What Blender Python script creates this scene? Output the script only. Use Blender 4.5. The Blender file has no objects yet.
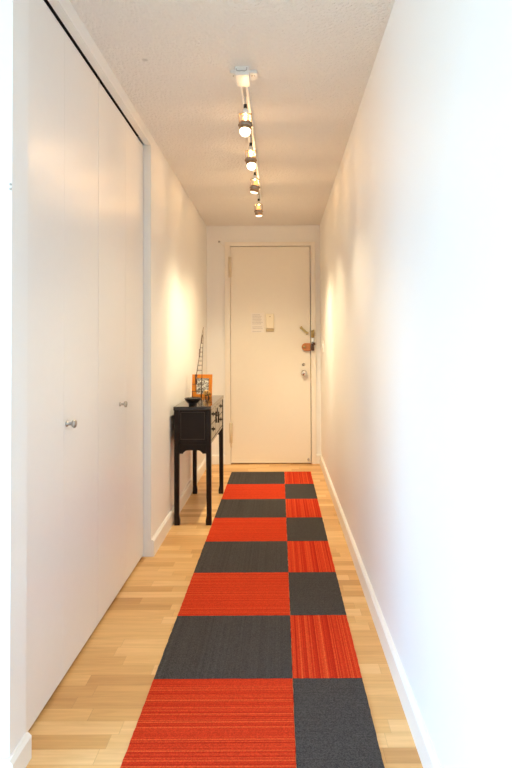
import bpy, bmesh, math, random
from mathutils import Vector, Matrix, Euler
random.seed(7)
S = bpy.context.scene
COL = S.collection
PI = math.pi

# ------------------------------------------------------------------ materials
def new_mat(name):
    m = bpy.data.materials.new(name); m.use_nodes = True
    nt = m.node_tree; b = nt.nodes['Principled BSDF']
    return m, nt, b

def plain(name, col, rough=.5, metal=0., bump=0., bscale=200., var=0., spec=.5, coat=0., trans=0.):
    """paint / metal: a colour with a little noise variation and bump"""
    m, nt, b = new_mat(name)
    N, L = nt.nodes, nt.links
    b.inputs['Roughness'].default_value = rough
    b.inputs['Metallic'].default_value = metal
    b.inputs['Specular IOR Level'].default_value = spec
    b.inputs['Coat Weight'].default_value = coat
    b.inputs['Transmission Weight'].default_value = trans
    tc = N.new('ShaderNodeTexCoord')
    no = N.new('ShaderNodeTexNoise'); no.inputs['Scale'].default_value = bscale; no.inputs['Detail'].default_value = 3
    L.new(tc.outputs['Object'], no.inputs['Vector'])
    mx = N.new('ShaderNodeMix'); mx.data_type = 'RGBA'
    v = var
    mx.inputs['A'].default_value = [c*(1-v) for c in col] + [1]
    mx.inputs['B'].default_value = [min(1, c*(1+v)) for c in col] + [1]
    L.new(no.outputs['Fac'], mx.inputs['Factor'])
    L.new(mx.outputs['Result'], b.inputs['Base Color'])
    if bump:
        bp = N.new('ShaderNodeBump'); bp.inputs['Strength'].default_value = bump; bp.inputs['Distance'].default_value = .002
        L.new(no.outputs['Fac'], bp.inputs['Height']); L.new(bp.outputs['Normal'], b.inputs['Normal'])
    return m

def emit(name, col, strength):
    m, nt, b = new_mat(name)
    b.inputs['Base Color'].default_value = [*col, 1]
    b.inputs['Emission Color'].default_value = [*col, 1]
    b.inputs['Emission Strength'].default_value = strength
    return m

def math_node(nt, op, a=None, b=None):
    n = nt.nodes.new('ShaderNodeMath'); n.operation = op
    for i, v in enumerate((a, b)):
        if v is None: continue
        if isinstance(v, (int, float)): n.inputs[i].default_value = v
        else: nt.links.new(v, n.inputs[i])
    return n.outputs[0]

def ramp(nt, fac, stops):
    r = nt.nodes.new('ShaderNodeValToRGB'); nt.links.new(fac, r.inputs[0])
    e = r.color_ramp.elements
    while len(e) < len(stops): e.new(.5)
    for el, (p, c) in zip(e, stops): el.position = p; el.color = (*c, 1)
    return r.outputs[0]

def parquet():
    """beech blocks in short staggered strips that run across the hallway"""
    m, nt, b = new_mat('beech_parquet'); N, L = nt.nodes, nt.links
    tc = N.new('ShaderNodeTexCoord'); sp = N.new('ShaderNodeSeparateXYZ'); L.new(tc.outputs['Object'], sp.inputs[0])
    W, LEN = .0665, .42
    row = math_node(nt, 'DIVIDE', sp.outputs['Y'], W); rid = math_node(nt, 'FLOOR', row)
    wn = N.new('ShaderNodeTexWhiteNoise'); wn.noise_dimensions = '1D'; L.new(rid, wn.inputs['W'])
    off = math_node(nt, 'MULTIPLY', wn.outputs['Value'], LEN)
    colx = math_node(nt, 'DIVIDE', math_node(nt, 'ADD', sp.outputs['X'], off), LEN); cid = math_node(nt, 'FLOOR', colx)
    cb = N.new('ShaderNodeCombineXYZ'); L.new(rid, cb.inputs[0]); L.new(cid, cb.inputs[1])
    wn2 = N.new('ShaderNodeTexWhiteNoise'); wn2.noise_dimensions = '2D'; L.new(cb.outputs[0], wn2.inputs['Vector'])
    base = ramp(nt, wn2.outputs['Value'], [(0, (.58, .315, .115)), (.35, (.70, .415, .165)), (.7, (.77, .485, .205)), (1, (.84, .565, .275))])
    # grain, stretched along X and shifted per block
    mp = N.new('ShaderNodeVectorMath'); mp.operation = 'MULTIPLY_ADD'
    L.new(tc.outputs['Object'], mp.inputs[0]); mp.inputs[1].default_value = (4, 55, 1); 
    sc = N.new('ShaderNodeVectorMath'); sc.operation = 'SCALE'; L.new(wn2.outputs['Color'], sc.inputs[0]); sc.inputs['Scale'].default_value = 40
    L.new(sc.outputs[0], mp.inputs[2])
    no = N.new('ShaderNodeTexNoise'); no.inputs['Scale'].default_value = 1.; no.inputs['Detail'].default_value = 4; no.inputs['Distortion'].default_value = .8
    L.new(mp.outputs[0], no.inputs['Vector'])
    gr = ramp(nt, no.outputs['Fac'], [(.3, (.84, .79, .72)), (.7, (1.06, 1.05, 1.03))])
    mu = N.new('ShaderNodeMix'); mu.data_type = 'RGBA'; mu.blend_type = 'MULTIPLY'; mu.inputs['Factor'].default_value = .75
    L.new(base, mu.inputs['A']); L.new(gr, mu.inputs['B'])
    # joints
    fy = math_node(nt, 'FRACT', row); fx = math_node(nt, 'FRACT', colx)
    jy = math_node(nt, 'LESS_THAN', fy, .018); jx = math_node(nt, 'LESS_THAN', fx, .004)
    j = math_node(nt, 'MAXIMUM', jy, jx)
    mj = N.new('ShaderNodeMix'); mj.data_type = 'RGBA'; L.new(math_node(nt, 'MULTIPLY', j, .35), mj.inputs['Factor'])
    L.new(mu.outputs['Result'], mj.inputs['A']); mj.inputs['B'].default_value = (.3, .16, .06, 1)
    L.new(mj.outputs['Result'], b.inputs['Base Color'])
    b.inputs['Roughness'].default_value = .38
    b.inputs['Specular IOR Level'].default_value = .4
    return m

def carpet(name, stops, axis, scale, fuzz=.5):
    """tufted carpet tile; stripes run along the axis ('X' or 'Y')"""
    m, nt, b = new_mat(name); N, L = nt.nodes, nt.links
    tc = N.new('ShaderNodeTexCoord')
    mp = N.new('ShaderNodeVectorMath'); mp.operation = 'MULTIPLY'; L.new(tc.outputs['Object'], mp.inputs[0])
    mp.inputs[1].default_value = (.12, scale, .12) if axis == 'X' else (scale, .12, .12)
    no = N.new('ShaderNodeTexNoise'); no.inputs['Scale'].default_value = 1.; no.inputs['Detail'].default_value = 3.5; no.inputs['Roughness'].default_value = .75
    L.new(mp.outputs[0], no.inputs['Vector'])
    c = ramp(nt, no.outputs['Fac'], stops)
    n2 = N.new('ShaderNodeTexNoise'); n2.inputs['Scale'].default_value = 260; n2.inputs['Detail'].default_value = 2
    L.new(tc.outputs['Object'], n2.inputs['Vector'])
    g = ramp(nt, n2.outputs['Fac'], [(.34, (.55, .55, .55)), (.66, (1.4, 1.4, 1.4))])
    mu = N.new('ShaderNodeMix'); mu.data_type = 'RGBA'; mu.blend_type = 'MULTIPLY'; mu.inputs['Factor'].default_value = fuzz
    L.new(c, mu.inputs['A']); L.new(g, mu.inputs['B']); L.new(mu.outputs['Result'], b.inputs['Base Color'])
    b.inputs['Roughness'].default_value = .95; b.inputs['Specular IOR Level'].default_value = .04
    ad = math_node(nt, 'ADD', no.outputs['Fac'], n2.outputs['Fac'])
    bp = N.new('ShaderNodeBump'); bp.inputs['Strength'].default_value = .6; bp.inputs['Distance'].default_value = .003
    L.new(ad, bp.inputs['Height']); L.new(bp.outputs['Normal'], b.inputs['Normal'])
    return m

def ceiling_mat():
    m, nt, b = new_mat('stucco_ceiling'); N, L = nt.nodes, nt.links
    tc = N.new('ShaderNodeTexCoord')
    no = N.new('ShaderNodeTexNoise'); no.inputs['Scale'].default_value = 75; no.inputs['Detail'].default_value = 4
    L.new(tc.outputs['Object'], no.inputs['Vector'])
    bp = N.new('ShaderNodeBump'); bp.inputs['Strength'].default_value = 1.; bp.inputs['Distance'].default_value = .012
    L.new(no.outputs['Fac'], bp.inputs['Height']); L.new(bp.outputs['Normal'], b.inputs['Normal'])
    # one small round grey stain
    ds = N.new('ShaderNodeVectorMath'); ds.operation = 'DISTANCE'; L.new(tc.outputs['Object'], ds.inputs[0]); ds.inputs[1].default_value = (-.567, 2.518, 2.417)
    c = ramp(nt, ds.outputs['Value'], [(.006, (.62, .60, .58)), (.016, (.84, .82, .80))])
    L.new(c, b.inputs['Base Color']); b.inputs['Roughness'].default_value = .9
    return m

def paper_mat():
    m, nt, b = new_mat('printed_notice'); N, L = nt.nodes, nt.links
    tc = N.new('ShaderNodeTexCoord'); sp = N.new('ShaderNodeSeparateXYZ'); L.new(tc.outputs['Generated'], sp.inputs[0])
    ln = math_node(nt, 'MULTIPLY', sp.outputs['Z'], 13); li = math_node(nt, 'FLOOR', ln); lf = math_node(nt, 'FRACT', ln)
    wn = N.new('ShaderNodeTexWhiteNoise'); wn.noise_dimensions = '1D'; L.new(li, wn.inputs['W'])
    ok = math_node(nt, 'MULTIPLY', math_node(nt, 'GREATER_THAN', lf, .45), math_node(nt, 'GREATER_THAN', wn.outputs['Value'], .15))
    x0 = math_node(nt, 'GREATER_THAN', sp.outputs['X'], .1)
    x1 = math_node(nt, 'LESS_THAN', sp.outputs['X'], math_node(nt, 'ADD', math_node(nt, 'MULTIPLY', wn.outputs['Value'], .35), .58))
    cb = N.new('ShaderNodeCombineXYZ'); L.new(math_node(nt, 'MULTIPLY', sp.outputs['X'], 42), cb.inputs[0]); L.new(li, cb.inputs[1])
    no = N.new('ShaderNodeTexNoise'); no.inputs['Scale'].default_value = 1; L.new(cb.outputs[0], no.inputs['Vector'])
    ink = math_node(nt, 'MULTIPLY', math_node(nt, 'MULTIPLY', ok, math_node(nt, 'MULTIPLY', x0, x1)), math_node(nt, 'GREATER_THAN', no.outputs['Fac'], .43))
    mj = N.new('ShaderNodeMix'); mj.data_type = 'RGBA'; L.new(math_node(nt, 'MULTIPLY', ink, .4), mj.inputs['Factor'])
    mj.inputs['A'].default_value = (.83, .79, .74, 1); mj.inputs['B'].default_value = (.3, .29, .3, 1)
    L.new(mj.outputs['Result'], b.inputs['Base Color']); b.inputs['Roughness'].default_value = .7
    return m

def print_mat():
    """the small picture: loose black and brown brush strokes on a pale ground"""
    m, nt, b = new_mat('ink_picture'); N, L = nt.nodes, nt.links
    tc = N.new('ShaderNodeTexCoord')
    mp = N.new('ShaderNodeVectorMath'); mp.operation = 'MULTIPLY'; L.new(tc.outputs['Generated'], mp.inputs[0]); mp.inputs[1].default_value = (11, 1, 7)
    no = N.new('ShaderNodeTexNoise'); no.inputs['Scale'].default_value = 1; no.inputs['Detail'].default_value = 1; no.inputs['Distortion'].default_value = 1.3
    L.new(mp.outputs[0], no.inputs['Vector'])
    c = ramp(nt, no.outputs['Fac'], [(.34, (.06, .055, .05)), (.45, (.20, .18, .16)), (.54, (.42, .40, .36)), (.66, (.80, .78, .72))])
    L.new(c, b.inputs['Base Color']); b.inputs['Roughness'].default_value = .35
    return m

M = {}
M['wall'] = plain('white_wall_paint', (.85, .845, .835), .55, bump=.12, bscale=160, var=.012, spec=.3)
M['trim'] = plain('white_trim_paint', (.84, .83, .81), .35, bump=.05, bscale=60, var=.01, spec=.4)
M['closet'] = plain('satin_white_door_paint', (.82, .81, .795), .32, bump=.05, bscale=30, var=.012, spec=.5)
M['door'] = plain('cream_door_paint', (.82, .77, .68), .38, bump=.04, bscale=40, var=.01, spec=.4)
M['frame'] = plain('cream_frame_paint', (.82, .77, .69), .4, bump=.04, bscale=40, var=.01, spec=.4)
M['ceiling'] = ceiling_mat()
M['floor'] = parquet()
M['dark'] = plain('closet_shade_colour', (.05, .045, .04), .9)  # closet inside coloured near black, in place of its shade
M['gap_shade'] = plain('door_gap_shade', (.10, .07, .045), .7)  # dark brown of the sheet that stands in for shade in the door gaps
RED = [(.36, (.36, .016, .008)), (.46, (.53, .036, .012)), (.54, (.59, .057, .018)), (.64, (.72, .125, .034))]
GREY = [(.30, (.054, .049, .047)), (.5, (.069, .062, .060)), (.70, (.082, .074, .071))]
M['red_x'] = carpet('red_striped_carpet_across', RED, 'X', 120)
M['red_y'] = carpet('red_striped_carpet_along', RED, 'Y', 110)
M['grey_x'] = carpet('charcoal_carpet_across', GREY, 'X', 150, .8)
M['grey_y'] = carpet('charcoal_carpet_along', GREY, 'Y', 150, .8)
M['lacquer'] = plain('black_brown_lacquer', (.016, .0085, .0055), .32, bump=.02, bscale=25, var=.25, spec=.2)
M['polish'] = plain('polished_black_brown_lacquer', (.016, .010, .007), .10, var=.25, bscale=25, spec=.62)
M['worn'] = plain('worn_lacquer_edge', (.05, .03, .018), .35, var=.3, spec=.5)
M['iron'] = plain('dark_iron', (.018, .015, .013), .45, .6, var=.2)
M['bowl'] = plain('black_glazed_bowl', (.014, .012, .012), .3, var=.2, spec=.5)
M['orange'] = plain('orange_frame_lacquer', (.56, .175, .004), .3, var=.08, bscale=60, spec=.5)
M['print'] = print_mat()
M['wire'] = plain('brown_wire', (.085, .05, .03), .45, .5, var=.2)
M['bronze'] = plain('dark_bronze', (.10, .05, .035), .4, .6, var=.2)
M['brass'] = plain('pale_brass', (.75, .48, .17), .28, .9, var=.15)
M['old_brass'] = plain('dull_brass', (.42, .31, .13), .4, .8, var=.15)
M['copper'] = plain('copper_lock_case', (.50, .19, .065), .38, .55, var=.12)
M['chrome'] = plain('chrome', (.78, .77, .76), .14, 1.)
M['nickel'] = plain('brushed_nickel', (.50, .48, .45), .32, 1., var=.1)
M['bright'] = plain('bright_steel', (.86, .84, .80), .3, .8)
M['plastic'] = plain('white_plastic', (.82, .83, .82), .4, var=.01)
M['grey_pl'] = plain('grey_plastic', (.42, .40, .39), .4, var=.05)
M['black_pl'] = plain('black_plastic', (.02, .02, .02), .4)
M['chime'] = plain('cream_plastic', (.85, .77, .60), .4, var=.01)
M['tan'] = plain('tan_plastic', (.52, .40, .23), .5, var=.03)
M['paper'] = paper_mat()
M['ringmetal'] = plain('satin_lamp_ring', (.36, .31, .27), .35, .8, var=.05)
M['bracket'] = plain('bronze_lamp_bracket', (.34, .22, .12), .35, .8, var=.1)
M['dichroic'] = emit('amber_reflector_glass', (1., .56, .20), .75)
M['bulb_on'] = emit('halogen_front_glass', (1., .84, .58), 5.)
M['bulb_side'] = emit('halogen_glass_seen_from_the_side', (1., .80, .55), 1.6)
M['hinge'] = plain('shade_toned_hinge_paint', (.70, .60, .45), .45, var=.1)  # browner than the frame paint, in place of shaded hinge outlines
M['window'] = plain('white_window_frame', (.8, .8, .8), .4)

# ------------------------------------------------------------------ mesh helpers
def bm_box(bm, x0, x1, y0, y1, z0, z1, mat=None, bevel=0., seg=2):
    vs = [bm.verts.new((x, y, z)) for x in (x0, x1) for y in (y0, y1) for z in (z0, z1)]
    idx = [(0, 1, 3, 2), (4, 6, 7, 5), (0, 4, 5, 1), (2, 3, 7, 6), (0, 2, 6, 4), (1, 5, 7, 3)]
    fs = [bm.faces.new([vs[i] for i in f]) for f in idx]
    bmesh.ops.recalc_face_normals(bm, faces=fs)
    if bevel:
        es = {e for f in fs for e in f.edges}
        bmesh.ops.bevel(bm, geom=list(es), offset=bevel, segments=seg, affect='EDGES', profile=.5)
    if mat is not None: bmesh.ops.transform(bm, matrix=mat, verts=bm.verts)

def box(x0, x1, y0, y1, z0, z1, bevel=0.):
    bm = bmesh.new(); bm_box(bm, x0, x1, y0, y1, z0, z1, bevel=bevel); return bm

def bm_prism(bm, poly, axis, a0, a1):
    """extrude a 2-D polygon along axis. 'X': poly=(y,z), 'Y': poly=(x,z), 'Z': poly=(x,y)"""
    def P(u, v, w): return {'X': (w, u, v), 'Y': (u, w, v), 'Z': (u, v, w)}[axis]
    A = [bm.verts.new(P(u, v, a0)) for u, v in poly]; B = [bm.verts.new(P(u, v, a1)) for u, v in poly]
    n = len(poly); fs = [bm.faces.new(A), bm.faces.new(B[::-1])]
    for i in range(n): fs.append(bm.faces.new((A[i], B[i], B[(i+1) % n], A[(i+1) % n])))
    bmesh.ops.recalc_face_normals(bm, faces=fs)

def prism(poly, axis, a0, a1, bevel=0.):
    bm = bmesh.new(); bm_prism(bm, poly, axis, a0, a1)
    if bevel:
        bmesh.ops.bevel(bm, geom=list(bm.edges), offset=bevel, segments=2, affect='EDGES', profile=.5)
    return bm

def bm_lathe(bm, prof, n=32, M4=None):
    """revolve (r, z) profile round Z, then transform"""
    rings = []
    for r, z in prof:
        if r < 1e-6: rings.append([bm.verts.new((0, 0, z))])
        else: rings.append([bm.verts.new((r*math.cos(2*PI*i/n), r*math.sin(2*PI*i/n), z)) for i in range(n)])
    fs = []
    for a, b in zip(rings, rings[1:]):
        if len(a) == 1 and len(b) == 1: continue
        for i in range(n):
            j = (i+1) % n
            if len(a) == 1: fs.append(bm.faces.new((a[0], b[j], b[i])))
            elif len(b) == 1: fs.append(bm.faces.new((a[i], a[j], b[0])))
            else: fs.append(bm.faces.new((a[i], a[j], b[j], b[i])))
    bmesh.ops.recalc_face_normals(bm, faces=fs)
    for f in fs: f.smooth = True
    if M4 is not None:
        bmesh.ops.transform(bm, matrix=M4, verts=list({v for f in fs for v in f.verts}))

def lathe(prof, n=32, M4=None):
    bm = bmesh.new(); bm_lathe(bm, prof, n, M4); return bm

def bm_tube(bm, pts, r, n=8, close=False):
    """round tube along a polyline; r a number or one per point"""
    pts = [Vector(p) for p in pts]; rs = r if isinstance(r, (list, tuple)) else [r]*len(pts)
    rings = []; up = Vector((.13, .29, .95)).normalized()
    for i, p in enumerate(pts):
        a = pts[i-1] if i else (pts[-1] if close else pts[0]); b = pts[(i+1) % len(pts)] if (i < len(pts)-1 or close) else p
        t = (b-a).normalized(); u = up - t*up.dot(t)
        if u.length < .05: u = Vector((1, 0, 0)) - t*t.x
        u.normalize(); w = t.cross(u); up = u
        rings.append([bm.verts.new(p + (u*math.cos(2*PI*k/n) + w*math.sin(2*PI*k/n))*rs[i]) for k in range(n)])
    fs = []
    m = len(rings)
    for i in range(m if close else m-1):
        A, B = rings[i], rings[(i+1) % m]
        for k in range(n): fs.append(bm.faces.new((A[k], A[(k+1) % n], B[(k+1) % n], B[k])))
    if not close: fs.append(bm.faces.new(rings[0][::-1])); fs.append(bm.faces.new(rings[-1]))
    bmesh.ops.recalc_face_normals(bm, faces=fs)
    for f in fs: f.smooth = len(f.verts) == 4
def tube(pts, r, n=8, close=False):
    bm = bmesh.new(); bm_tube(bm, pts, r, n, close); return bm

def obj(name, bm, mat, parent=None, label=None):
    me = bpy.data.meshes.new(name); bm.to_mesh(me); bm.free()
    me.materials.append(M[mat])
    o = bpy.data.objects.new(name, me); COL.objects.link(o)
    if parent is not None:
        o.parent = parent
        o.location = -Vector(parent['origin']) if 'origin' in parent else (0, 0, 0)
    if label: o['label'] = label
    return o

def sub(name, bm, mat, part, label=None):
    """a sub-part: meshes are written in world coordinates, so it sits at the part's own origin"""
    o = obj(name, bm, mat, None, label); o.parent = part; return o

def tag(o, label, cat=None, group=None, kind=None):
    o['label'] = label
    if cat: o['category'] = cat
    if group: o['group'] = group
    if kind: o['kind'] = kind
    return o

def empty(name, loc, label, cat, group=None, kind=None):
    o = bpy.data.objects.new(name, None); COL.objects.link(o); o.location = loc; o.empty_display_size = .1
    o['origin'] = list(loc)
    return tag(o, label, cat, group, kind)

def struct(name, bm, mat, label, cat):
    return tag(obj(name, bm, mat), label, cat, kind='structure')

# ------------------------------------------------------------------ dimensions (metres; camera stands at x=0 y=0)
XL, XR, YE, ZC = -.735, .417, 6.044, 2.417
XD = -.777                                  # closet door face
Y0, Y1 = 1.76, 3.412                        # closet opening
XF, YS = -.744, 1.655                                   # face of the wall that ends left of the closet
RX0, RY0 = -3.6, -4.6                       # living room behind

# ------------------------------------------------------------------ shell
struct('floor', box(RX0-.1, XR+.1, RY0-.1, YE+.1, -.1, 0), 'floor', 'pale beech parquet floor in short staggered strips', 'floor')
struct('ceiling', box(RX0-.1, XR+.1, RY0-.1, YE+.1, ZC, ZC+.1), 'ceiling', 'white textured ceiling over the hallway', 'ceiling')
struct('wall_right', box(XR, XR+.1, RY0, YE+.1, 0, ZC), 'wall', 'long plain white wall on the right of the hallway', 'wall')
struct('wall_left', box(XL-.1, XL, Y1, YE, 0, ZC), 'wall', 'white left wall between closet and entry door, behind the dark table', 'wall')
DX0, DX1, DZ = -.549, .369, 2.245           # outer edges of the entry door frame
bm = bmesh.new()
bm_box(bm, XL-.1, DX0+.02, YE, YE+.1, 0, ZC); bm_box(bm, DX1-.02, XR, YE, YE+.1, 0, ZC); bm_box(bm, DX0+.02, DX1-.02, YE, YE+.1, DZ-.02, ZC)
struct('wall_end', bm, 'wall', 'white end wall around the entry door', 'wall')
bm = bmesh.new()
bm_box(bm, RX0, XF, YS, Y0, 0, ZC)
struct('wall_front', bm, 'wall', 'white wall end left of the closet doors', 'wall')
struct('trim_1', box(XL-.034, XL, Y0, Y1, 2.354, ZC), 'trim', 'narrow white header strip above the closet doors', 'trim')
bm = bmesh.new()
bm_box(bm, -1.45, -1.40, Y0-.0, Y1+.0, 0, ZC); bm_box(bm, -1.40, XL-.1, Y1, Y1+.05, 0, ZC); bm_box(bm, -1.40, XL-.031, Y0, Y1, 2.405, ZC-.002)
struct('wall_closet', bm, 'dark', 'inside of the closet, coloured dark for the shade seen through the door gaps', 'wall')
# living room behind the camera, with the window that lights the hallway
WY0, WY1, WZ0, WZ1 = -4.3, .75, .30, 2.15
bm = bmesh.new()
bm_box(bm, RX0-.1, RX0, RY0, WY0, 0, ZC); bm_box(bm, RX0-.1, RX0, WY1, YS+.1, 0, ZC)
bm_box(bm, RX0-.1, RX0, WY0, WY1, 0, WZ0); bm_box(bm, RX0-.1, RX0, WY0, WY1, WZ1, ZC)
struct('wall_side', bm, 'wall', 'white side wall with the window of the room behind the camera', 'wall')
struct('wall_back', box(RX0-.1, XR+.1, RY0-.1, RY0, 0, ZC), 'wall', 'white wall behind the camera', 'wall')
bm = bmesh.new()
for y in (WY0, (WY0+WY1)/2-.02, WY1-.04): bm_box(bm, RX0-.08, RX0-.03, y, y+.04, WZ0, WZ1)
for z in (WZ0, WZ1-.04): bm_box(bm, RX0-.08, RX0-.03, WY0, WY1, z, z+.04)
struct('window_1', bm, 'window', 'white framed window of the room behind the camera', 'window')

# skirting boards with a small moulded top
BT = .017
def prof(s, h=.094): return [(0, 0), (s*BT, 0), (s*BT, h-.010), (s*BT*.8, h-.006), (s*BT*.45, h), (0, h)]
def skirt(name, axis, wall, s, a0, a1, label, h=.094):
    struct(name, prism([(wall+u, v) for u, v in prof(s, h)], axis, a0, a1), 'trim', label, 'baseboard')
skirt('baseboard_right', 'Y', XR, -1, RY0, YE, 'white baseboard along the right wall')
skirt('baseboard_left', 'Y', XL, 1, Y1, YE, 'white baseboard along the left wall behind the table')
skirt('baseboard_end', 'X', YE, -1, XL+BT, DX0, 'short white baseboard left of the entry door')
skirt('baseboard_corner', 'X', YE, -1, DX1, XR-BT, 'short white baseboard right of the entry door')
skirt('baseboard_front', 'X', YS, -1, RX0, XF, 'white baseboard on the wall facing the camera', .074)
struct('baseboard_closet', prism([(XF+u, v) for u, v in prof(1, .074)], 'Y', YS-BT, Y0), 'trim', 'white baseboard end left of the closet doors', 'baseboard')

# ------------------------------------------------------------------ entry door
d1 = empty('door_1', (DX0+.46, YE, 0), 'cream flush entry door with hinges and locks at the end of the hallway', 'door', kind='structure')
LX0, LX1, LZ0, LZ1 = -.493, .314, .010, 2.199
YF, YL = 6.020, 6.034                       # frame face, leaf face
bm = bmesh.new()
for x0, x1, z0, z1 in ((DX0, LX0-.0022, 0, DZ), (LX1+.006, DX1, 0, DZ), (LX0-.004, LX1+.006, LZ1+.005, DZ)):
    bm_box(bm, x0, x1, YF, YE+.06, z0, z1, bevel=0)
obj('door_frame', bm, 'frame', d1)
obj('door_leaf', box(LX0, LX1, YL, YL+.045, LZ0, LZ1, bevel=.0015), 'door', d1)
bm = bmesh.new(); bm_box(bm, LX0-.02, LX1+.02, YE+.062, YE+.07, 0, LZ1+.02)
obj('gap_shade_sheet', bm, 'gap_shade', d1, 'dark sheet behind the leaf, standing in for shade in the gap around the door')
def hinge(z0, z1, x, tail):
    bm = bmesh.new()
    bm_box(bm, x-.016, x+.016, YF-.012, YF+.004, z0, z1, bevel=.003)
    bm_tube(bm, [(x-.001, YF-.014, z0+.008), (x-.001, YF-.014, z1-.008)], .009, 12)
    if tail: bm_tube(bm, [(x, YF-.006, z0), (x+.002, YF-.006, z0-.045)], [.010, .006], 10)
    return bm
obj('hinge', hinge(1.886, 2.095, -.497, False), 'hinge', d1, 'upper hinge, toned browner in place of shading')
obj('hinge', hinge(.215, .415, -.490, True), 'hinge', d1, 'lower hinge with a worn tip, toned browner in place of shading')
# night latch: copper case on the leaf, dark keeper on the frame
ly = YL
pts = []
for k in range(13):
    a = PI/2 + PI*k/12; pts.append((.262+.036*math.cos(a), 1.177+.039*math.sin(a)))
pts += [(.316, 1.138), (.316, 1.216)]
lk = obj('rim_lock', prism(pts, 'Y', ly-.034, ly, bevel=.004), 'copper', d1, 'copper coloured rim lock')
RXm = Matrix.Rotation(PI/2, 4, 'X')         # lathe axis towards the camera (-Y)
sub('turn_knob', lathe([(0, .0), (.013, 0), (.013, .012), (.008, .016), (0, .016)], 20, Matrix.Translation((.252, ly-.034, 1.179)) @ RXm), 'old_brass', lk)
bm = bmesh.new(); bm_box(bm, .322, .350, YF-.03, YF, 1.140, 1.214, bevel=.003); bm_box(bm, .340, .362, YF-.02, YF, 1.196, 1.222, bevel=.003)
for z in (1.155, 1.178, 1.200): bm_tube(bm, [(.336, YF-.03, z), (.336, YF-.035, z)], .006, 10)
obj('lock_keeper', bm, 'bronze', d1, 'dark bronze keeper plate of the rim lock')
# swing-bar door guard
bm = bmesh.new()
ang = math.atan2(1.3139-1.3751, .2859-.2204)
Mb = Matrix.Translation((.252, YL-.01, 1.345)) @ Matrix.Rotation(-ang, 4, 'Y')
bm_box(bm, -.046, .046, -.008, .008, -.010, .010, Mb, bevel=.003)
b2 = bmesh.new(); bm_box(b2, .034, .052, -.014, .0, -.015, .015, Mb, bevel=.003)
b3 = bmesh.new(); bm_box(b3, -.052, -.034, -.014, .0, -.014, .014, Mb, bevel=.003)
dg = obj('door_guard', bm, 'old_brass', d1, 'brass bar of the door guard')
sub('guard_end', b2, 'old_brass', dg); sub('guard_end', b3, 'old_brass', dg)
bm = bmesh.new(); bm_box(bm, .320, .353, YF-.012, YF, 1.272, 1.345, bevel=.003); bm_tube(bm, [(.345, YF-.022, 1.285), (.345, YF-.022, 1.352)], .008, 10)
obj('guard_plate', bm, 'old_brass', d1, 'brass strike plate of the door guard on the frame')
obj('guard_loop', box(.322, .348, YF-.016, YF, 1.224, 1.270, bevel=.004), 'bright', d1, 'bright steel plate below the brass strike')
obj('lock_cylinder', lathe([(0, .0), (.015, 0), (.015, .006), (.010, .010), (.010, .012), (0, .012)], 24, Matrix.Translation((.2434, YL, 1.0007)) @ RXm), 'nickel', d1)
kn = obj('door_knob', lathe([(0, 0), (.030, 0), (.030, .004), (.012, .010), (.011, .026), (.022, .032), (.029, .042), (.029, .052), (.022, .061), (.010, .065), (0, .066)], 32, Matrix.Translation((.2478, YL, .915)) @ RXm), 'chrome', d1, 'round chrome door knob')
sub('keyhole_rose', lathe([(0, .064), (.007, .0645), (.006, .069), (0, .069)], 16, Matrix.Translation((.2478, YL, .915)) @ RXm), 'grey_pl', kn)
obj('edge_plate', box(LX1-.001, LX1+.0045, YL-.002, YL+.02, .86, 1.06), 'old_brass', d1, 'thin brass latch plate on the door edge')
obj('floor_catch', lathe([(0, 0), (.012, 0), (.012, .008), (.006, .014), (0, .014)], 16, Matrix.Translation((.287, YL, .045)) @ RXm), 'nickel', d1, 'small grey bumper near the door foot')

# things fixed on the door
tag(obj('paper_notice', box(-.2852, -.1544, YL-.0012, YL, 1.3264, 1.5247), 'paper'), 'printed white paper notice taped to the entry door, left of the cream box', 'notice')
ch = empty('door_chime', (-.093, YL, 1.336), 'small cream plastic box on the entry door beside the paper notice', 'door chime')
obj('housing', box(-.1333, -.0531, YL-.030, YL, 1.366, 1.514, bevel=.006), 'chime', ch)
obj('lower_lip', box(-.1333, -.0531, YL-.022, YL, 1.334, 1.365, bevel=.004), 'tan', ch, 'darker tan lower end of the box')
obj('sensor_slot', box(-.102, -.084, YL-.0315, YL-.029, 1.482, 1.489), 'tan', ch)

# ------------------------------------------------------------------ closet doors (two bifold pairs)
def bifold(name, ya, ym, yb, knob_y, knob_x, label):
    d = empty(name, (XD, (ya+yb)/2, 0), label, 'closet door', kind='structure')
    for a, b in ((ya, ym), (ym, yb)):
        obj('panel', box(XD-.032, XD, a+.0004, b-.0004, .015, 2.3465, bevel=.0007), 'closet', d)
    obj('knob', lathe([(0, 0), (.011, 0), (.011, .003), (.006, .006), (.006, .018), (.014, .023), (.0155, .030), (.013, .034), (0, .035)], 24,
        Matrix.Translation((XD, knob_y, .914)) @ Matrix.Rotation(PI/2, 4, 'Y')), 'nickel', d, 'brushed metal knob')
    bm = bmesh.new(); bm_tube(bm, [(XD-.016, ya+.05, 2.34), (XD-.016, ya+.05, 2.40)], .006, 10)
    obj('pivot', bm, 'nickel', d)
    return d
bifold('door_2', Y0+.004, 2.150, 2.5565, 2.178, XD, 'flush white bifold closet door nearer the camera, with a metal knob')
bifold('door_3', 2.560, 3.010, Y1-.005, 2.905, XD, 'flush white bifold closet door next to the left wall, with a metal knob')

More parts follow.
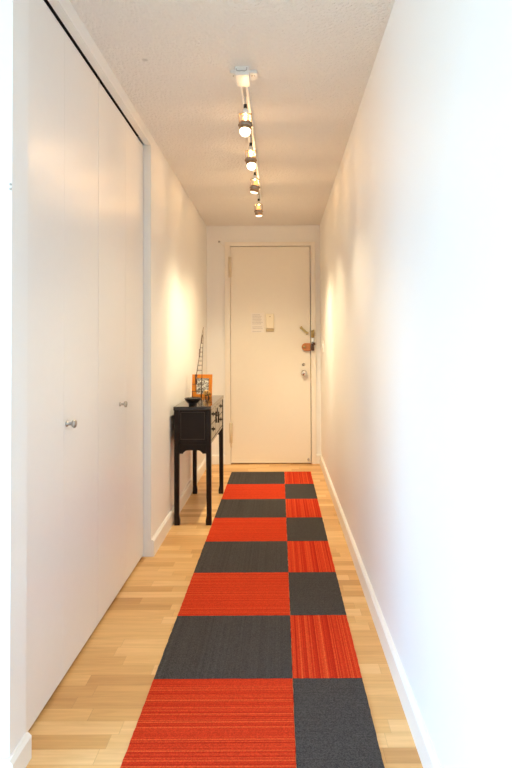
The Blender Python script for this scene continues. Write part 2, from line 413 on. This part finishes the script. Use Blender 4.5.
# ------------------------------------------------------------------ rug of carpet tiles
RK = 1-.0045/1.196
RXA, RYA, TS = -.4584*RK, 5.667*RK, .5*RK
rug = empty('runner_rug', (RXA+.375, 3.6, 0), 'long checkered runner rug of red striped and charcoal carpet tiles on the parquet', 'rug')
def tile(x0, x1, y0, y1):
    """thin slab whose cut edges wander by a millimetre"""
    bm = bmesh.new(); g = .0005; h = .0045
    x0 += g; x1 -= g; y0 += g; y1 -= g
    n = 24; pts = []
    j = lambda: random.uniform(-.0010, .0010)
    for i in range(n): pts.append((x0+(x1-x0)*i/n, y0+(j() if i else 0)))
    for i in range(n): pts.append((x1+(j() if i else 0), y0+(y1-y0)*i/n))
    for i in range(n): pts.append((x1-(x1-x0)*i/n, y1+(j() if i else 0)))
    for i in range(n): pts.append((x0+(j() if i else 0), y1-(y1-y0)*i/n))
    bm_prism(bm, pts, 'Z', .0005, h)
    top = [f for f in bm.faces if f.normal.z > .9 or f.calc_center_median().z > h-1e-4]
    bmesh.ops.inset_region(bm, faces=top, thickness=.002, depth=.0008)
    return bm
for r in range(8):
    y1 = RYA-TS*r; y0 = y1-TS
    red_left = r % 2 == 1
    for c, (x0, x1) in enumerate(((RXA, RXA+TS), (RXA+TS, RXA+1.5*TS))):
        red = red_left if c == 0 else not red_left
        mat = ('red_x' if c == 0 else 'red_y') if red else ('grey_y' if c == 0 else 'grey_x')
        o = obj('carpet_tile', tile(x0, x1, y0, y1), mat, rug,
            ('red striped' if red else 'charcoal') + (' square carpet tile' if c == 0 else ' half-width carpet tile'))

# ------------------------------------------------------------------ console table
TX0, TX1, TY0, TY1, TZ = -.710, -.457, 3.985, 4.885, .790
t = empty('console_table', (-.58, 4.435, 0), 'narrow black-brown lacquered console table with drawers against the left wall', 'console table')
obj('table_top', box(TX0, TX1, TY0, TY1, TZ-.026, TZ, bevel=.004), 'polish', t)
LG = .034
ax0, ax1, ay0, ay1 = TX0+.003, TX1-.003, TY0+.010, TY1-.010
def leg(sx, sy):
    """square post that narrows slightly and ends in a hoof turned inwards"""
    xo = ax0 if sx < 0 else ax1; yo = ay0 if sy < 0 else ay1
    bm = bmesh.new()
    secs = [(TZ-.026, LG, 0), (.50, LG, 0), (.085, LG*.92, 0), (.065, LG*.92, .0), (.050, LG*1.0, 0), (.028, LG*1.10, 0), (.0, LG*1.06, 0)]
    rings = []
    for z, w, _ in secs:
        xi, yi = xo - sx*w, yo - sy*w
        rings.append([bm.verts.new(p) for p in ((xo, yo, z), (xi, yo, z), (xi, yi, z), (xo, yi, z))])
    fs = [bm.faces.new(rings[0]), bm.faces.new(rings[-1])]
    for A, B in zip(rings, rings[1:]):
        for k in range(4): fs.append(bm.faces.new((A[k], A[(k+1) % 4], B[(k+1) % 4], B[k])))
    bmesh.ops.recalc_face_normals(bm, faces=fs)
    bmesh.ops.bevel(bm, geom=[e for e in bm.edges if abs(e.verts[0].co.z-e.verts[1].co.z) > .004], offset=.003, segments=2, affect='EDGES', profile=.5)
    return bm
for sx in (-1, 1):
    for sy in (-1, 1): obj('leg', leg(sx, sy), 'lacquer', t)
# ends: recessed panel with thin bead, rail and scalloped apron
ix0, ix1 = ax0+LG, ax1-LG
zb, zt_ = .545, TZ-.026
for s in (-1, 1):
    yo = ay0 if s < 0 else ay1
    f = lambda d0, d1: (yo+d0, yo+d1) if s < 0 else (yo-d1, yo-d0)
    a, b = f(.009, .022)
    e = obj('end_panel', box(ix0-.004, ix1+.004, a, b, zb-.005, zt_), 'lacquer', t)
    a, b = f(.0065, .010); bm = bmesh.new()
    px0, px1, pz0, pz1 = ix0+.008, ix1-.008, .568, .752
    for q in ((px0, px1, pz0, pz0+.0035), (px0, px1, pz1-.0035, pz1), (px0, px0+.0035, pz0+.0036, pz1-.0036), (px1-.0035, px1, pz0+.0036, pz1-.0036)):
        bm_box(bm, q[0], q[1], a, b, q[2], q[3])
    sub('bead', bm, 'worn', e, 'thin worn brown bead around the end panel')
    a, b = f(.005, .020)
    obj('rail', box(ix0-.004, ix1+.004, a, b, zb-.012, zb+.012, bevel=.003), 'lacquer', t)
    w = ix1-ix0; zl, zh = .474, .4955
    outl = [(ix0-.004, zb-.011), (ix1+.004, zb-.011), (ix1+.004, zl), (ix1-.024, zl)]
    def cusp(x, sg):   # step, small quarter round, second step
        return [(x, zl+.006), (x+sg*.006, zl+.010), (x+sg*.013, zh-.004), (x+sg*.024, zh)]
    outl += cusp(ix1-.026, -1) + cusp(ix0+.026, 1)[::-1] + [(ix0+.024, zl), (ix0-.004, zl)]
    obj('apron', prism(outl, 'Y', *f(.008, .020)), 'lacquer', t)
# long sides: carcass, drawer fronts, centre door, apron
iy0, iy1 = ay0+LG, ay1-LG
obj('back_panel', box(ax0+.008, ax0+.02, iy0-.004, iy1+.004, zb-.005, zt_), 'lacquer', t)
obj('front_frame', box(ax1-.022, ax1-.008, iy0-.004, iy1+.004, zb-.005, zt_), 'polish', t)
obj('bottom_board', box(ax0+.021, ax1-.023, ay0+.023, ay1-.023, zb, zb+.012), 'lacquer', t)
obj('front_rail', box(ax1-.024, ax1-.003, iy0-.004, iy1+.004, zb-.012, zb+.006, bevel=.003), 'polish', t)
obj('back_rail', box(ax0+.003, ax0+.024, iy0-.004, iy1+.004, zb-.012, zb+.006, bevel=.003), 'polish', t)
L3 = (iy1-iy0)/3
def pull(y, z, part):
    Mx = Matrix.Translation((ax1-.003, y, z)) @ Matrix.Rotation(PI/2, 4, 'Y')
    pl = sub('pull', lathe([(0, 0), (.017, 0), (.017, .002), (.013, .003), (.006, .004), (.005, .007), (.008, .009), (.0075, .013), (0, .014)], 20, Mx), 'iron', part, 'black iron drawer pull')
for c in (0, 2):
    for z0, z1 in ((.556, .660), (.664, .760)):
        ya, yb = iy0+L3*c+.005, iy0+L3*(c+1)-.005
        dr = obj('drawer', box(ax1-.010, ax1-.003, ya, yb, z0, z1, bevel=.002), 'polish', t)
        pull((ya+yb)/2, (z0+z1)/2+.008, dr)
ya, yb = iy0+L3+.005, iy0+2*L3-.005; ym = (ya+yb)/2
cd = obj('cupboard_door', box(ax1-.010, ax1-.003, ya, yb, .556, .760, bevel=.002), 'polish', t)
xf = ax1-.003
bm = bmesh.new(); bm_box(bm, xf, xf+.003, ym-.034, ym+.034, .698, .712, bevel=.001); bm_box(bm, xf, xf+.003, ym-.012, ym+.012, .672, .735, bevel=.001)
bm_tube(bm, [(xf+.006, ym, .705), (xf+.011, ym, .70), (xf+.008, ym, .625)], [.005, .005, .007], 10)
sub('lock_plate', bm, 'iron', cd, 'cross-shaped black iron lock plate')

# ------------------------------------------------------------------ things on the table
bm = lathe([(0, .0), (.027, 0), (.029, .003), (.027, .009), (.030, .012), (.042, .022), (.051, .034), (.0555, .044), (.0575, .0485), (.0555, .050), (.053, .047), (.046, .034), (.036, .022), (.018, .016), (0, .015)], 48)
o = obj('bowl', bm, 'bowl'); o.location = (-.5925, 4.078, TZ); tag(o, 'small black footed bowl at the near end of the console table', 'bowl')

# framed picture leaning on a back strut
pic = empty('framed_picture', (-.618, 4.745, TZ), 'small picture in a wide orange frame standing on the console table', 'picture frame')
pic['origin'] = [0, 0, 0]
pic.rotation_euler = (math.radians(-7), 0, math.radians(-6)); 
W2, H = .081, .178
bm = bmesh.new(); fw = .036
for q in ((-W2, W2, 0, fw*.62), (-W2, W2, H-fw*.85, H), (-W2, -W2+fw, fw*.62, H-fw*.85), (W2-fw*.72, W2, fw*.62, H-fw*.85)):
    bm_box(bm, q[0], q[1], -.007, .007, q[2], q[3])
bmesh.ops.remove_doubles(bm, verts=bm.verts, dist=1e-5)
obj('frame', bm, 'orange', pic)
obj('print', box(-W2+fw-.002, W2-fw*.72+.002, -.003, .003, fw*.62-.002, H-fw*.85+.002), 'print', pic, 'black and cream brush pattern inside the frame')
bm = bmesh.new(); bm_prism(bm, [(.0075, .12), (.011, .12), (.040, -.002), (.036, -.002)], 'X', -.02, .02)
obj('strut', bm, 'black_pl', pic)

# tall tapering wire ladder
yS = 4.50
sc = empty('wire_sculpture', (-.62, yS, TZ), 'tall thin tapering wire ladder sculpture standing between bowl and orange picture', 'sculpture')
def px(x, y, d=0.):     # helper: measured widths on the sculpture in millimetres from its own foot
    return (x, yS+d, y)
Ltop = (-.572, 1.338); RB, LB = (-.588, TZ+.004), (-.655, TZ+.004)
bm = bmesh.new()
bm_tube(bm, [px(*RB), px(-.584, 1.0), px(-.581, 1.10), px(-.576, 1.22), px(*Ltop)], [.0026, .0026, .0024, .0020, .0013], 8)
obj('rail', bm, 'wire', sc)
bm = bmesh.new()
bm_tube(bm, [px(*LB), px(-.657, TZ+.062), px(-.631, TZ+.064), px(-.630, .965), px(-.622, 1.00), px(-.613, 1.06), px(-.604, 1.115), px(-.594, 1.20), px(-.584, 1.28), px(-.574, 1.335)], [.0024]*3+[.0027]*3+[.0026, .0024, .002, .0013], 8)
obj('rail', bm, 'wire', sc)
for x0, x1, z in ((-.657, -.586, TZ+.062), (-.656, -.586, TZ+.116), (-.622, -.584, 1.009), (-.616, -.583, 1.049), (-.609, -.582, 1.081), (-.604, -.581, 1.112), (-.598, -.579, 1.148), (-.594, -.578, 1.18), (-.590, -.577, 1.215)):
    obj('rung', tube([px(x0, z), px(x1, z)], .0023, 8), 'wire', sc)
for (x0, z0, x1, z1, r) in ((-.603, 1.112, -.600, 1.172, .0056), (-.589, 1.216, -.581, 1.278, .0046)):
    n = 26; hp = []
    for k in range(n+1):
        u = k/n; a = u*2*PI*6; hp.append((x0+(x1-x0)*u+r*.8*math.cos(a), yS+r*.8*math.sin(a), z0+(z1-z0)*u))
    bm = bmesh.new(); bm_tube(bm, hp, .0022, 6); bm_tube(bm, [px(x0, z0), px(x1, z1)], .0024, 6)
    obj('coil', bm, 'bronze', sc, 'tight dark coil wound on the rail')
bm = bmesh.new(); bmesh.ops.create_uvsphere(bm, u_segments=16, v_segments=10, radius=.0105, matrix=Matrix.Translation(px(-.628, .972)))
for f in bm.faces: f.smooth = True
obj('bead', bm, 'bronze', sc, 'dark round bead on the left rail')
obj('rolled_band', tube([px(-.630, .905), px(-.629, .964)], [.0065, .0085], 10), 'bronze', sc, 'thick brown wrapping below the bead')
obj('cross_wire', tube([px(-.590, TZ+.004, -.03), px(-.5885, TZ+.164, -.004)], .0018, 8), 'wire', sc)
obj('foot', tube([(-.655, yS, TZ+.0025), (-.62, yS-.035, TZ+.0025), (-.588, yS, TZ+.0025), (-.62, yS+.035, TZ+.0025)], .0022, 8, True), 'wire', sc)

# small knotted brass ornament
orn = empty('brass_ornament', (-.558, 4.600, TZ), 'small knotted brass figure on dark legs in front of the orange picture', 'ornament')
cx, cy, cz = -.558, 4.600, TZ
for k, (ph, tl, rr) in enumerate(((0, .2, .021), (1.1, 1.0, .019), (2.2, -.7, .018), (.5, 1.5, .015), (1.7, .6, .012))):
    lp = []
    R3 = Euler((tl, ph, ph*.7)).to_matrix()
    for i in range(20):
        a = 2*PI*i/20; lp.append(Vector((cx+(.005 if k % 2 else -.005), cy, cz+.040)) + R3 @ Vector((rr*math.cos(a), .004*math.sin(3*a), rr*math.sin(a))))
    obj('loop', tube(lp, .0040, 8, True), 'brass' if k != 2 else 'bronze', orn)
for dx, dy in ((-.012, -.008), (.010, -.010), (.014, .008)):
    obj('leg', tube([(cx+dx, cy+dy, cz), (cx+dx*.8, cy+dy*.5, cz+.014), (cx+dx*.3, cy, cz+.030)], [.0038, .003, .003], 8), 'bronze', orn)

# ------------------------------------------------------------------ track light
TXC = -.156
tl = empty('track_light', (TXC, 3.8, ZC), 'ceiling track with a white feed box and four small halogen spots', 'track light')
bm = bmesh.new()
bm_prism(bm, [(TXC-.054, 2.615), (TXC+.062, 2.615), (TXC+.062, 2.665), (TXC+.050, 2.690), (TXC-.040, 2.690), (TXC-.054, 2.665)], 'Z', ZC-.014, ZC)
fb = obj('feed_box', bm, 'plastic', tl)
sub('feed_cover', box(TXC-.032, TXC+.030, 2.575, 2.695, ZC-.041, ZC-.0005, bevel=.003), 'plastic', fb)
for x in (TXC-.043, TXC+.040, TXC+.052):
    sub('screw', tube([(x, 2.640, ZC-.0142), (x, 2.640, ZC-.0165)], .003, 10), 'grey_pl', fb)
bm = bmesh.new()
yw = 2.573
bm_tube(bm, [(TXC-.026, yw, ZC-.012), (TXC-.024, yw, ZC-.022), (TXC-.012, yw-.002, ZC-.024), (TXC, yw-.001, ZC-.022), (TXC+.010, yw-.002, ZC-.025), (TXC+.019, yw-.001, ZC-.020), (TXC+.021, yw, ZC-.008)], .0018, 8)
sub('short_wire', bm, 'grey_pl', fb, 'short grey wire on the front of the feed box')
tr = obj('track', box(TXC-.020, TXC+.020, 2.640, 4.86, ZC-.034, ZC, bevel=.003), 'plastic', tl)
sub('slot', box(TXC-.0075, TXC+.0075, 2.702, 4.85, ZC-.0352, ZC-.033), 'grey_pl', tr, 'grey slot along the middle of the track')
LAMPS = [   # y, aim point, beam strength, full beam angle
    (2.82, (-.10, 1.70, 0.2), .5, 75),
    (3.36, (.36, 2.95, .90), .22, 72),
    (3.94, (-.735, 4.70, .45), .78, 66),
    (4.65, (.417, 5.40, .40), .9, 66)]
SPOT_W, GLOW_W = 45., 27.
WARM = (1., .82, .56)
for i, (ly_, aim, k, cone) in enumerate(LAMPS):
    zt0 = 2.302
    hd = obj('spot_head', lathe([(0, 0), (.012, 0), (.0135, .004), (.0135, .018), (.010, .022), (.0045, .023), (.0045, .0810), (0, .0810)], 24, Matrix.Translation((TXC, ly_, zt0))), 'plastic', tl, 'white adapter stem of a halogen spot')
    sub('connector', lathe([(.0050, .026), (.0085, .026), (.0085, .044), (.0050, .044)], 20, Matrix.Translation((TXC, ly_, zt0))), 'black_pl', hd, 'small black connector')
    piv = Vector((TXC, ly_, zt0-.054))
    # stirrup: flat strip down both sides, plain bar on top
    w = .0295
    bm = bmesh.new()
    bm_box(bm, TXC-w, TXC+w, ly_-.007, ly_+.007, zt0-.003, zt0)
    for sx in (-1, 1): bm_box(bm, TXC+sx*w-.0014, TXC+sx*w+.0014, ly_-.007, ly_+.007, zt0-.064, zt0-.0005)
    for sx in (-1, 1): bm_tube(bm, [(TXC+sx*(w-.002), ly_, zt0-.056), (TXC+sx*(w+.005), ly_, zt0-.056)], .0055, 10)
    sub('stirrup', bm, 'bracket', hd, 'thin bronze stirrup')
    dirv = (Vector(aim)-piv).normalized()
    # the lamp body is tilted in its stirrup towards what it lights
    tilt = Vector(((-.04, -.30, -1), (.10, -.26, -1), (-.20, .10, -1), (.06, .10, -1))[i]).normalized()
    Q = Vector((0, 0, -1)).rotation_difference(tilt).to_matrix().to_4x4()
    T = Matrix.Translation(piv) @ Q
    sub('reflector', lathe([(0, .046), (.011, .046), (.013, .042), (.015, .022), (.021, .010), (.0255, -.004)], 28, T), 'dichroic', hd, 'glowing amber back of the halogen reflector')
    sub('ring', lathe([(.0262, .010), (.0285, .010), (.0285, -.016), (.0262, -.016), (.0262, .010)], 28, T), 'ringmetal', hd, 'grey metal ring')
    sub('rim', lathe([(.0262, -.017), (.0300, -.017), (.0300, -.021), (.0265, -.032), (.0258, -.032), (.0262, -.017)], 28, T), 'bracket', hd, 'bronze front rim')
    q = .004 if i < 2 else 0.
    sub('lens', lathe([(.0250, -.026), (.0250, -.036-q), (.0235, -.039-2*q), (.018, -.042-3*q), (.009, -.0435-3.5*q), (0, -.044-3.5*q)], 32, T), 'bulb_on' if i < 2 else 'bulb_side', hd, 'glowing halogen lens')
    # faint amber light that leaks out through the back of the reflector glass
    lk_ = bpy.data.lights.new('reflector_leak', 'POINT'); lk_.energy = 4.0 if i > 1 else 3.0 if i else 1.5; lk_.color = (1., .57, .24); lk_.shadow_soft_size = .004
    l3 = bpy.data.objects.new('reflector_leak', lk_); COL.objects.link(l3); l3.location = (TXC, ly_, zt0-.0055)
    # real light of the lamp
    ld = bpy.data.lights.new('halogen_beam', 'SPOT'); ld.energy = SPOT_W*k; ld.color = WARM
    ld.spot_size = math.radians(cone); ld.spot_blend = .85; ld.shadow_soft_size = .010
    lo = bpy.data.objects.new('halogen_beam', ld); COL.objects.link(lo)
    lo.location = piv + tilt*.064
    lo.rotation_euler = dirv.to_track_quat('-Z', 'Y').to_euler()
    ld2 = bpy.data.lights.new('halogen_spill', 'SPOT'); ld2.energy = GLOW_W*(1.25 if i > 1 else .28); ld2.color = (1., .80, .48); ld2.shadow_soft_size = .02; ld2.spot_size = math.radians(118); ld2.spot_blend = .75
    l2 = bpy.data.objects.new('halogen_spill', ld2); COL.objects.link(l2); l2.location = piv + tilt*.066; l2.rotation_euler = Vector((0, .25 if i > 1 else -.1, -1)).to_track_quat('-Z', 'Y').to_euler()

# ------------------------------------------------------------------ small things on the walls
sw = empty('light_switch', (XR, 5.65, 1.187), 'white light switch plate on the right wall by the entry door', 'light switch')
obj('plate', box(XR-.006, XR, 5.615, 5.685, 1.130, 1.244, bevel=.002), 'plastic', sw)
obj('rocker', box(XR-.014, XR-.005, 5.640, 5.660, 1.165, 1.209, bevel=.002), 'plastic', sw)
hk = empty('wall_hook', (-.607, YE, 2.253), 'tiny grey hook high on the end wall, left above the door frame', 'hook')
obj('stem', lathe([(0, 0), (.011, 0), (.011, .003), (.005, .006), (.005, .014), (0, .015)], 16, Matrix.Translation((-.607, YE, 2.253)) @ RXm), 'grey_pl', hk)
obj('wire', tube([(-.606, YE-.010, 2.250), (-.585, YE-.004, 2.225), (-.552, YE-.003, 2.195)], .0014, 6), 'chime', hk, 'thin pale wire running down to the frame')
for z, lab in ((1.6495, 'upper of two tiny grey screws at the corner left of the closet'), (1.6370, 'lower of two tiny grey screws at the corner left of the closet')):
    tag(obj('wall_screw', lathe([(0, 0), (.0035, 0), (.0030, .002), (.0012, .003), (0, .003)], 14, Matrix.Translation((XF-.0045, YS, z)) @ RXm), 'nickel'), lab, 'screw', 'screws at the wall corner')

# ------------------------------------------------------------------ daylight
w = bpy.data.worlds.new('overcast_sky'); S.world = w; w.use_nodes = True
wn = w.node_tree; bg = wn.nodes['Background']; bg.inputs[1].default_value = 12.4
tc = wn.nodes.new('ShaderNodeTexCoord'); sx = wn.nodes.new('ShaderNodeSeparateXYZ'); wn.links.new(tc.outputs['Generated'], sx.inputs[0])
# overcast sky above the horizon, dim grey ground and facades below it
up01 = math_node(wn, 'ADD', math_node(wn, 'MULTIPLY', sx.outputs['Z'], .5), .5)
wn.links.new(ramp(wn, up01, [(.40, (.20, .28, .36)), (.49, (.24, .36, .48)), (.53, (.34, .61, .93)), (.75, (.37, .66, 1.))]), bg.inputs[0])
al = bpy.data.lights.new('window_portal', 'AREA'); al.shape = 'RECTANGLE'; al.size = WZ1-WZ0; al.size_y = WY1-WY0
al.cycles.is_portal = True
ao = bpy.data.objects.new('window_portal', al); COL.objects.link(ao)
ao.location = (RX0-.02, (WY0+WY1)/2, (WZ0+WZ1)/2); ao.rotation_euler = (0, -PI/2, 0)   # faces into the room

# ------------------------------------------------------------------ camera (fitted to the 0.5 m carpet grid)
F, CX, CY, PITCH, ROLL, CH = 595.84, 279.25, 332.13, .0221, -.0053, 1.196
cd_ = bpy.data.cameras.new('camera'); cam = bpy.data.objects.new('camera', cd_); COL.objects.link(cam); S.camera = cam
cd_.sensor_fit = 'HORIZONTAL'; cd_.sensor_width = 36; cd_.lens = F/512*36
cd_.shift_x = (256-CX)/512; cd_.shift_y = (CY-384)/512; cd_.clip_start = .05
cp, sp_ = math.cos(PITCH), math.sin(PITCH); cr, sr = math.cos(ROLL), math.sin(ROLL)
fw_ = Vector((0, cp, sp_)); rt = Vector((1, 0, 0)); up_ = rt.cross(fw_)
r2 = rt*cr + up_*sr; u2 = -rt*sr + up_*cr
m = Matrix((r2, u2, -fw_)).transposed().to_4x4(); m.translation = (0, 0, CH)
cam.matrix_world = m

S.view_settings.view_transform = 'Standard'; S.view_settings.look = 'None'
S.view_settings.exposure = .50; S.view_settings.gamma = 1.; S.view_settings.use_curve_mapping = False
S.cycles.use_denoising = True
S.cycles.max_bounces = 14; S.cycles.diffuse_bounces = 8; S.cycles.glossy_bounces = 5
S.cycles.sample_clamp_indirect = 6.
S.cycles.caustics_reflective = False; S.cycles.caustics_refractive = False
